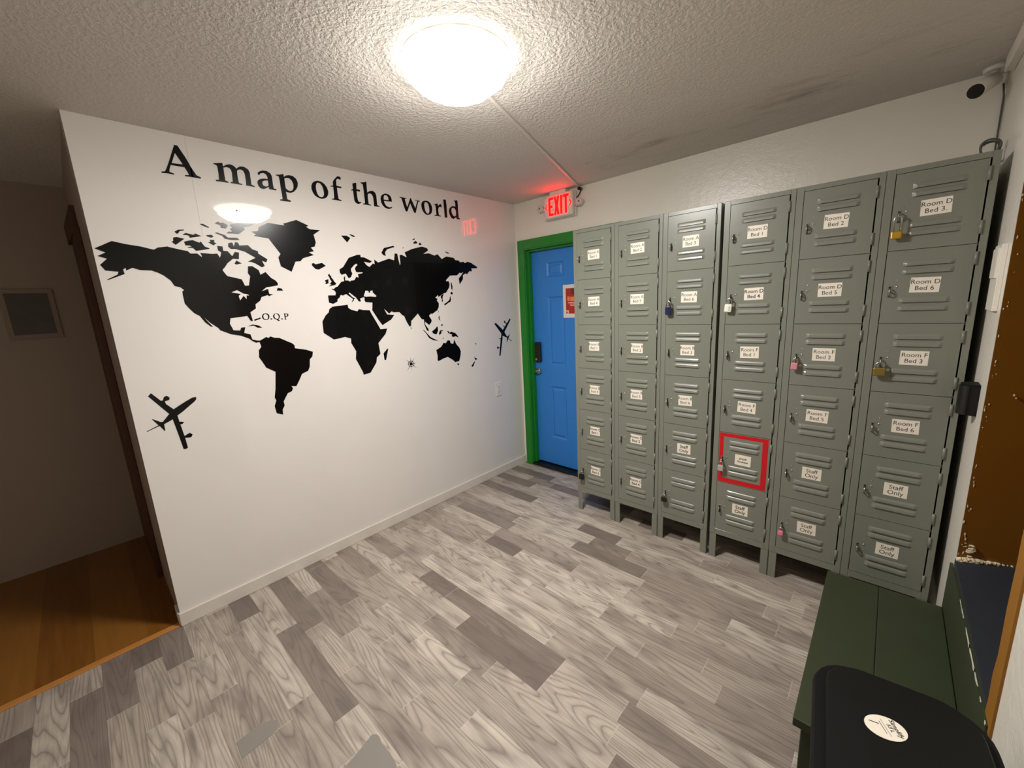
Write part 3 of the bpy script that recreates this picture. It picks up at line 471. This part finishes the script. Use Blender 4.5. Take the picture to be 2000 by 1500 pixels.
MB().tube([(0, -0.014, -0.006), (-0.006, -0.012, -0.022), (-0.016, -0.012, -0.036), (-0.022, -0.02, -0.052), (-0.035, -0.025, -0.062)], 0.004, M_blackg).build('cord', pc)

# ---------------------------------------------------------------- lockers
LW = 0.3048; LX0 = 0.9372; FY = -0.478; DPX0, DPX1 = 0.0305, 0.2785; DH = 0.2953; DPZ = 0.2978; DTOP = 1.9735; LTOP = 1.9965
def locker_x(i): return LX0+i*LW+(0.0132 if i > 2 else 0.0)
b = MB(); yb = -0.022; zb0 = 0.152
b.box(0.0005, 0.0025, FY+0.002, yb, zb0, LTOP, M_lock); b.box(LW-0.0025, LW-0.0005, FY+0.002, yb, zb0, LTOP, M_lock)
b.box(0.0005, LW-0.0005, FY+0.002, yb, LTOP-0.002, LTOP, M_lock); b.box(0.0025, LW-0.0025, yb-0.002, yb, zb0, LTOP, M_lock)
for r in range(7): b.box(0.0025, LW-0.0025, FY+0.010, yb, DTOP-r*DPZ+0.001, DTOP-r*DPZ+0.003, M_lock)
b.box(0.0008, 0.0285, FY, FY+0.016, zb0, LTOP, M_lock, 0.0012, 1); b.box(0.2835, LW-0.0008, FY, FY+0.016, zb0, LTOP, M_lock, 0.0012, 1)
b.box(0.0285, 0.2835, FY, FY+0.016, DTOP+0.002, LTOP, M_lock, 0.001, 1); b.box(0.0285, 0.2835, FY, FY+0.016, zb0, DTOP-5*DPZ-DH-0.002, M_lock, 0.001, 1)
for r in range(1, 6): b.box(0.0285, 0.2835, FY+0.006, FY+0.016, DTOP-r*DPZ-0.006, DTOP-r*DPZ+0.008, M_lock)
frame_me = b.build('frame').data
def leg_mb(x, y, sx, sy):
    b = MB(); b.box(min(x, x+sx*0.036), max(x, x+sx*0.036), min(y, y+sy*0.003), max(y, y+sy*0.003), 0.0, 0.153, M_lock); b.box(min(x, x+sx*0.003), max(x, x+sx*0.003), min(y, y+sy*0.034), max(y, y+sy*0.034), 0.0, 0.153, M_lock)
    return b.build('leg').data
leg_mes = [leg_mb(0.001, FY+0.002, 1, 1), leg_mb(LW-0.001, FY+0.002, -1, 1), leg_mb(0.001, yb, 1, -1), leg_mb(LW-0.001, yb, -1, -1)]
# door, local origin at (0, FY, door top)
b = MB(); lv = [-0.0625, -0.0935, -0.2095, -0.2420]; lh = 0.020; lx0, lx1 = 0.082, 0.230
zs = sorted({0.0, -DH, *[v for z_ in lv for v in (z_, z_+lh)]}); xs = [DPX0, lx0, lx1, DPX1]
yf = -0.0015
for i in range(3):
    for j in range(len(zs)-1):
        if i == 1 and any(abs(zs[j]-z_) < 1e-6 for z_ in lv): continue
        b.face([(xs[i], yf, zs[j]), (xs[i+1], yf, zs[j]), (xs[i+1], yf, zs[j+1]), (xs[i], yf, zs[j+1])], M_lock)
for sx in (DPX0, DPX1): b.face([(sx, yf, 0), (sx, yf, -DH), (sx, 0.014, -DH), (sx, 0.014, 0)], M_lock)
for sz in (0, -DH): b.face([(DPX0, yf, sz), (DPX1, yf, sz), (DPX1, 0.014, sz), (DPX0, 0.014, sz)], M_lock)
for z_ in lv:
    pr = [(0.0, lh, 0.0), (0.2, lh*0.82, 0.0030), (0.5, lh*0.55, 0.0056), (0.8, lh*0.25, 0.0066), (1.0, 0.0, 0.0068)]
    t_ = 0.012
    for (k0, h0, d0), (k1, h1, d1) in zip(pr, pr[1:]):
        def q(x_, h_, d_): return (x_, yf-d_, z_+h_)
        b.face([q(lx0+t_, h0, d0), q(lx1-t_, h0, d0), q(lx1-t_, h1, d1), q(lx0+t_, h1, d1)], M_lock)
        for xe, xi in ((lx0, lx0+t_), (lx1, lx1-t_)):
            b.face([q(xe, h0, 0), q(xi, h0, d0), q(xi, h1, d1), q(xe, h1, 0)], M_lock)
for zz, r in ((-0.118, 0.0028), (-0.145, 0.0045), (-0.173, 0.0028)):
    q = bmesh.new(); bmesh.ops.create_uvsphere(q, u_segments=12, v_segments=8, radius=r)
    for f in q.faces: f.smooth = True
    b.merge(q, M_steel, Matrix.Translation((0.0725, yf, zz)) @ Matrix.Scale(0.6, 4, (0,1,0)))
b.bm.normal_update()
for f in b.bm.faces:
    if f.normal.y > 0.05: f.normal_flip()
door_me = b.build('door', fix=False).data
b = MB(); b.box(0.044, 0.058, yf-0.0015, yf, -0.188, -0.140, M_lock, 0.0005, 1); b.box(0.0475, 0.0545, yf-0.0022, yf-0.0012, -0.186, -0.142, M_dark)
b.box(0.0490, 0.0530, yf-0.020, yf, -0.166, -0.160, M_steel, 0.001, 1); b.tube([(0.051, yf-0.010, -0.150), (0.051, yf-0.022, -0.154), (0.051, yf-0.024, -0.166), (0.051, yf-0.018, -0.178), (0.051, yf-0.006, -0.182)], 0.0026, M_steel, 8)
hand_me = b.build('latch').data
def hinge_mb(z0, z1):
    b = MB(); b.cyl((0.281, -0.003, z0), (0.281, -0.003, z1), 0.0045, M_lock, n=12); b.box(0.276, 0.2865, -0.0035, 0.001, z0, z1, M_lock); return b.build('hinge').data
hinge_mes = [hinge_mb(-0.076, -0.028), hinge_mb(-0.263, -0.214)]
for o in list(C.objects):
    if o.name.split('.')[0] in ('frame', 'leg', 'door', 'latch', 'hinge') and o.parent is None: bpy.data.objects.remove(o)
def link(me, name, parent, loc=(0,0,0)):
    o = bpy.data.objects.new(name, me); C.objects.link(o); o.parent = parent; o.location = loc; return o
ROWS = [
 ['Room A|Bed 1','Room A|Bed 4','Room B|Bed 1','Room B|Bed 4','Room C|Bed 1','Room C|Bed 3'],
 ['Room A|Bed 2','Room A|Bed 5','Room B|Bed 2','Room B|Bed 5','Room C|Bed 2','Room C|Bed 4'],
 ['Room A|Bed 3','Room A|Bed 6','Room B|Bed 3','Room B|Bed 6','Staff|Only',''],
 ['Room D|Bed 1','Room D|Bed 4','Room F|Bed 1','Room F|Bed 4','STAFF|Envelopes','Staff|Only'],
 ['Room D|Bed 2','Room D|Bed 5','Room F|Bed 2','Room F|Bed 5','Staff|Only','Staff|Only'],
 ['Room D|Bed 3.','Room D|Bed 6','Room F|Bed 3','Room F|Bed 6','Staff|Only','Staff|Only']]
LLAB = ['grey metal locker column at the left end of the row, right beside the blue door',
 'grey metal locker column second from the blue door, top door labelled Room A Bed 2',
 'grey metal locker column third from the blue door, its lowest door has no label',
 'grey metal locker column with one door edged in red tape',
 'grey metal locker column second from the right wall, top door labelled Room D Bed 2',
 'grey metal locker column at the right end of the row, behind the green bench']
MXZ = Matrix.Rotation(math.pi/2, 4, 'X')
for i in range(6):
    root = thing('locker', LLAB[i], 'locker', (locker_x(i), 0, 0), 'grey six-door locker columns along the wall')
    link(frame_me, 'frame', root)
    for me in leg_mes: link(me, 'leg', root)
    for r in range(6):
        d = link(door_me, 'door', root, (0, FY, DTOP-r*DPZ))
        link(hand_me, 'latch', d)
        for me in hinge_mes: link(me, 'hinge', d)
        s_ = ROWS[i][r]
        if s_:
            w_, h_ = 0.086, 0.060; dx = random.uniform(-.002,.002); dz = random.uniform(-.002,.002)
            if r >= 4 or (i < 3 and r > 1): w_ = 0.078
            b = MB(); cx_, cz_ = 0.155+dx, -0.143+dz
            b.box(-w_/2, w_/2, -0.0006, 0.0, -h_/2, h_/2, M_paper)
            l1, l2 = s_.split('|'); small = l1 == 'STAFF'
            bold = 0.0004 if (r >= 4 and i < 4) or (i == 3 and r == 1) or small else 0.0
            s1 = 0.0245 if not small else 0.014; s2 = 0.0245 if not small else 0.0125
            b.text(l1, M_ink, s1*(1.1 if 'Staff' in l1 else 1), Matrix.Translation((0, -0.0009, 0.012 if not small else 0.007)) @ MXZ, bold)
            b.text(l2, M_ink, s2*(1.1 if 'Only' in l2 else 1), Matrix.Translation((0, -0.0009, -0.013 if not small else -0.009)) @ MXZ, bold)
            o = b.build('name_label', d, (cx_, yf-0.0002, cz_), fix=False); o.rotation_euler = (0, random.uniform(-.03,.03), 0)
        if i == 3 and r == 4:
            t0, t1, t2 = 0.003, 0.020, 0.026; b = MB()
            b.prism([(DPX0+t0, -t0), (DPX1-0.010, -t0), (DPX1-0.010, -DH+t0), (DPX0+t0, -DH+t0)], 1, yf-0.0006, yf-0.0001, M_red,
                    holes=[[(DPX0+t0+t1, -t0-t1), (DPX1-0.010-t2, -t0-t1), (DPX1-0.010-t2, -DH+t0+t2), (DPX0+t0+t1, -DH+t0+t2)]])
            b.build('tape_border', d, fix=False)['label'] = 'red tape border'

# padlocks
def padlock(i, r, label, body, bw, bh, bt, sh, mshk=None, combo=False, tilt=0.0, body_r=0.004):
    mshk = mshk or M_steel
    zl = DTOP-r*DPZ-0.170; root = thing('padlock', label, 'padlock', (locker_x(i)+0.051, FY-0.026, zl), 'padlocks hanging on the locker latches')
    root.rotation_euler = (0, tilt, 0)
    b = MB(); w2 = bw*0.34; r_ = 0.0032
    arc = [(w2*math.cos(a), 0, -0.004-w2+w2*math.sin(a)+0.010) for a in [math.pi*k/8 for k in range(9)]]
    zc = arc[0][2]; b.tube([(w2, 0, zc-sh)]+arc+[(-w2, 0, zc-sh)], r_, mshk, 8); b.build('shackle', root)
    zt_ = zc-sh+0.004
    b = MB(); b.box(-bw/2, bw/2, -bt/2, bt/2, zt_-bh, zt_, body, min(body_r, bt*0.4), 2)
    if combo:
        for k in range(4): b.box(bw*0.06, bw*0.34, -bt/2-0.0004, -bt/2+0.001, zt_-0.010-k*0.007, zt_-0.008-k*0.007, M_ink)
    else: b.cyl((0, 0, zt_-bh+0.0005), (0, 0, zt_-bh-0.0005), 0.004, M_dsteel, n=12)
    b.build('lock_body', root)
    return root
padlock(2, 1, 'dark blue padlock on the Room A Bed 6 locker', M_navyp, 0.034, 0.050, 0.020, 0.018, body_r=0.006)
padlock(3, 1, 'white combination padlock on the Room D Bed 4 locker', M_cream, 0.034, 0.040, 0.016, 0.020, combo=True, tilt=0.08)
padlock(5, 0, 'bright brass padlock with a long steel shackle on the top right locker', M_brass, 0.034, 0.030, 0.016, 0.050)
padlock(4, 2, 'dusty pink padlock on the Room F Bed 2 locker', M_pinkp, 0.028, 0.032, 0.015, 0.014, tilt=0.06)
padlock(5, 2, 'dull old brass padlock on the Room F Bed 3 locker', M_obrass, 0.042, 0.036, 0.018, 0.012)
padlock(0, 5, 'black padlock on the lowest left locker by the blue door', M_blackg, 0.038, 0.040, 0.020, 0.012)
padlock(2, 5, 'round grey padlock on the unlabelled lowest locker door', M_dsteel, 0.036, 0.032, 0.018, 0.008, body_r=0.008)
padlock(3, 4, 'silver padlock on the locker door edged with red tape', M_silver, 0.030, 0.034, 0.015, 0.016)
padlock(4, 5, 'small bright pink padlock on a Staff Only locker near the bench', M_pinkb, 0.024, 0.024, 0.013, 0.014)

# ---------------------------------------------------------------- flyer on the door
fl = thing('flyer', 'red and white flyer taped to the blue door, half hidden by the lockers', 'flyer', (0.569, DY, 1.542))
MB().box(-0.108, 0.108, -0.0012, -0.0002, -0.138, 0.138, M_white).build('sheet', fl)
b = MB(); P_ = lambda x0,x1,z0,z1,m,k=0: b.box(x0,x1,-0.0016-k*0.0003,-0.0011,z0,z1,m)
P_(-0.080,0.080,-0.104,0.108,M_redink); P_(-0.030,0.010,0.056,0.104,M_olive,1); P_(-0.064,-0.040,0.002,0.040,M_orange,1); P_(-0.036,0.070,0.000,0.036,M_orange,1)
P_(-0.058,0.060,-0.016,-0.008,M_pink,1); P_(-0.044,0.050,-0.027,-0.020,M_pink,1); P_(-0.034,0.040,-0.040,-0.032,M_pink,1)
P_(-0.080,-0.050,-0.104,-0.074,M_pink,1); P_(-0.076,-0.066,-0.101,-0.088,M_olive,2)
b.build('artwork', fl)

# ---------------------------------------------------------------- security camera, cable coil
sc_ = thing('security_camera', 'white ceiling corner security camera with a black lens', 'camera', (2.765, -0.06, H))
MB().cyl((0,0,0), (0,0,-0.016), 0.040, M_white, 0.036, n=28).build('mount', sc_)
f_ = Vector((2.705, -0.205, 2.288))-Vector((2.765, -0.06, H)); bk = Vector((-0.012, -0.035, -0.060))
b = MB(); b.tube([(0,0,-0.012), (-0.004, -0.010, -0.036), bk], 0.014, M_white, 14)
ax = (f_-bk).normalized(); b.cyl(bk-ax*0.02, f_-ax*0.002, 0.027, M_white, 0.0275, n=28); b.build('body', sc_)
MB().cyl(f_-ax*0.004, f_, 0.0262, M_blackg, 0.0255, n=28).build('lens', sc_)
pts = []
for k in range(70):
    a = k/70*2*math.pi*2.4; rr = 0.033+0.004*math.sin(a*0.7)
    pts.append((rr*0.75*math.cos(a)+0.004*math.sin(a*2), 0.30*rr*math.cos(a)+k*0.0004, 0.0425+rr*math.sin(a)))
cc = MB().tube(pts, 0.0035, M_cord, 8).tube([(0.018, 0.02, 0.006), (0.030, 0.10, 0.012), (0.036, 0.25, 0.03), (0.038, 0.288, 0.10), (0.038, 0.292, 0.30), (0.030, 0.27, 0.345)], 0.003, M_cord, 8)
tag(cc.build('cable_coil', loc=(2.764, -0.30, LTOP)), 'coil of grey cable lying on top of the right end locker', 'cable')
# black rounded wall box
bb = thing('wall_box', 'small black rounded box mounted on the right wall beside the lockers', 'wall box', (XR, -0.585, 1.100))
b = MB(); poly = [(-0.0001+0.0, -0.042)]+[(-0.052*math.sin(math.pi*k/28), -0.042*math.cos(math.pi*k/28)) for k in range(1, 28)]+[(0.0, 0.042)]
b.prism(poly, 2, -0.055, 0.055, M_blackg); b.build('shell', bb)
b = MB(); b.prism([(x_*0.93, y_*0.93) for x_, y_ in poly], 2, 0.055, 0.062, M_black); b.build('cap', bb)
wp = thing('wall_plate', 'white painted raised plate on the right wall edge above the black box', 'plate', (XR, -0.60, 1.545))
MB().box(-0.014, 0.0, -0.075, 0.060, -0.112, 0.112, M_wall2, 0.002).build('plate', wp)
MB().box(-0.019, -0.013, -0.055, 0.045, 0.000, 0.100, M_wall2, 0.001).build('raised_strip', wp)

# ---------------------------------------------------------------- bench
BX0, BX1, BY0, BY1, BZ = 2.438, 2.798, -1.578, -0.700, 0.280
be = thing('bench', 'low dark green wooden bench in front of the right lockers', 'bench', ((BX0+BX1)/2, (BY0+BY1)/2, 0))
ox, oy = (BX0+BX1)/2, (BY0+BY1)/2
def bbx(x0,x1,y0,y1,z0,z1,m,nm,bev=0.003): return MB().box(x0-ox,x1-ox,y0-oy,y1-oy,z0,z1,m,bev).build(nm, be)
bbx(BX0, 2.6116, BY0, BY1, BZ-0.030, BZ, M_bench, 'seat_board'); bbx(2.6124, BX1, BY0, BY1, BZ-0.030, BZ, M_bench, 'seat_board')
bbx(BX0+0.02, BX1-0.01, BY0+0.02, BY0+0.045, 0.0, BZ-0.030, M_bench, 'end_panel'); bbx(BX0+0.02, BX1-0.01, BY1-0.045, BY1-0.02, 0.0, BZ-0.030, M_bench, 'end_panel')
bbx(BX0+0.02, BX0+0.04, BY0+0.045, BY1-0.045, 0.06, BZ-0.030, M_bench, 'front_panel')
MB().prism([(-1.535-oy,0.20),(-0.672-oy,0.20),(-0.690-oy,0.472),(-0.80-oy,0.486),(-1.05-oy,0.500),(-1.535-oy,0.500)], 0, XR-0.0085-ox, XR-0.0005-ox, M_bench).build('backboard', be)
b = MB()
for yc, ln, th in ((-1.02,.05,.006),(-1.06,.04,.008),(-1.09,.02,.008),(-1.20,.10,.011),(-1.29,.12,.013),(-1.37,.07,.010),(-1.45,.02,.006),(-1.525,.012,.010)):
    pg = [(yc-oy-ln/2, 0.5005), (yc-oy-ln*.3, 0.5005-th*random.uniform(.6,1)), (yc-oy, 0.5005-th*random.uniform(.4,1)), (yc-oy+ln*.3, 0.5005-th*random.uniform(.4,.9)), (yc-oy+ln/2, 0.5005)]
    b.prism(pg, 0, XR-0.0092-ox, XR-0.0080-ox, M_trim)
b.prism([(-1.405-oy,0.318),(-1.385-oy,0.310),(-1.378-oy,0.335),(-1.395-oy,0.345)], 0, XR-0.0092-ox, XR-0.0080-ox, M_trim)
b.build('chipped_paint', be)['label'] = 'white chips along the board edge'

# ---------------------------------------------------------------- trash can
tc = thing('trash_can', 'black plastic trash can with rounded flat lid and white oval sticker', 'trash can', (2.648, -1.93, 0))
def rrect(w, d, r, n=6, rot=0.0):
    out = []
    for cx_, cy_, a0_ in ((w/2-r, d/2-r, 0), (-w/2+r, d/2-r, 90), (-w/2+r, -d/2+r, 180), (w/2-r, -d/2+r, 270)):
        for k in range(n+1):
            a = math.radians(a0_+90*k/n); out.append((cx_+r*math.cos(a), cy_+r*math.sin(a)))
    c_, s2 = math.cos(rot), math.sin(rot)
    return [(x*c_-y*s2, x*s2+y*c_) for x, y in out]
def loft(b, secs, m, cap0=True, cap1=True):
    k = b.mi(m); R = [[b.bm.verts.new((x, y, z_)) for x, y in pts_] for pts_, z_ in secs]
    for A, B in zip(R, R[1:]):
        for i in range(len(A)):
            f = b.bm.faces.new([A[i], A[(i+1) % len(A)], B[(i+1) % len(B)], B[i]]); f.material_index = k; f.smooth = abs(secs[R.index(A)][1]-secs[R.index(B)][1]) > 0.011
    if cap0: b.bm.faces.new(R[0][::-1]).material_index = k
    if cap1: b.bm.faces.new(R[-1]).material_index = k
RT = 0.10
b = MB(); loft(b, [(rrect(.245,.36,.06,rot=RT), 0.0), (rrect(.255,.37,.065,rot=RT), 0.02), (rrect(.285,.43,.075,rot=RT), 0.60)], M_black); b.build('body', tc)
b = MB(); loft(b, [(rrect(.292,.452,.08,rot=RT), 0.585), (rrect(.296,.458,.082,rot=RT), 0.628), (rrect(.286,.448,.078,rot=RT), 0.640)], M_black); b.build('rim', tc)
b = MB(); loft(b, [(rrect(.250,.412,.066,rot=RT), 0.636), (rrect(.250,.412,.066,rot=RT), 0.655), (rrect(.242,.404,.064,rot=RT), 0.661), (rrect(.12,.20,.05,rot=RT), 0.664)], M_black); lid = b.build('lid', tc)
b = MB(); n = 40; ph = math.radians(30)
el = [(0.0345*math.cos(t)*math.cos(ph)-0.0265*math.sin(t)*math.sin(ph), 0.0345*math.cos(t)*math.sin(ph)+0.0265*math.sin(t)*math.cos(ph)) for t in [2*math.pi*k/n for k in range(n)]]
b.prism(el, 2, 0.0, 0.0005, M_paper)
TR = Matrix.Rotation(math.radians(30-90), 4, 'Z')
def tx(s_, size, du, bold=0.0): b.text(s_, M_ink, size, Matrix.Rotation(math.radians(30), 4, 'Z') @ Matrix.Translation((du, 0, 0.0008)) @ Matrix.Rotation(math.radians(-90), 4, 'Z'), bold)
tx('Simplify', 0.0122, 0.0185, 0.0002); tx('53 L', 0.0095, 0.0085, 0.0002)
b2 = MB
for du, w_, h_ in ((0.0005, 0.0006, 0.036), (-0.0045, 0.0010, 0.026)):
    q = bmesh.new(); bmesh.ops.create_cube(q, size=1.0); b.merge(q, M_ink, Matrix.Rotation(math.radians(30), 4, 'Z') @ Matrix.Translation((du, 0, 0.0006)) @ Matrix.Diagonal((w_, h_, 0.0003, 1)))
q = bmesh.new(); bmesh.ops.create_cube(q, size=1.0); b.merge(q, M_ink, Matrix.Rotation(math.radians(12), 4, 'Z') @ Matrix.Translation((-0.0175, 0.004, 0.0006)) @ Matrix.Diagonal((0.016, 0.0018, 0.0003, 1)))
b.build('sticker', lid, (2.612-2.648, -1.873+1.93, 0.6642), fix=False)['label'] = 'white oval sticker with small print'

# ---------------------------------------------------------------- worn floor patches
def patch(poly, label):
    cx_ = sum(p[0] for p in poly)/len(poly); cy_ = sum(p[1] for p in poly)/len(poly)
    return tag(MB().prism([(x-cx_, y-cy_) for x, y in poly], 2, 0.0001, 0.0010, M_grey).build('floor_patch', loc=(cx_, cy_, 0)), label, 'floor patch')
patch([(1.272,-2.352),(1.285,-2.340),(1.300,-2.338),(1.330,-2.345),(1.380,-2.342),(1.430,-2.347),(1.480,-2.365),(1.500,-2.42),(1.50,-2.60),(1.31,-2.60),(1.302,-2.47),(1.288,-2.41)], 'larger grey worn patch in the vinyl floor at the bottom of the view')
patch([(0.90,-2.62),(0.915,-2.585),(0.935,-2.57),(0.965,-2.575),(0.98,-2.60),(0.99,-2.70),(0.91,-2.70)], 'smaller grey worn patch in the vinyl floor, left of the larger one')
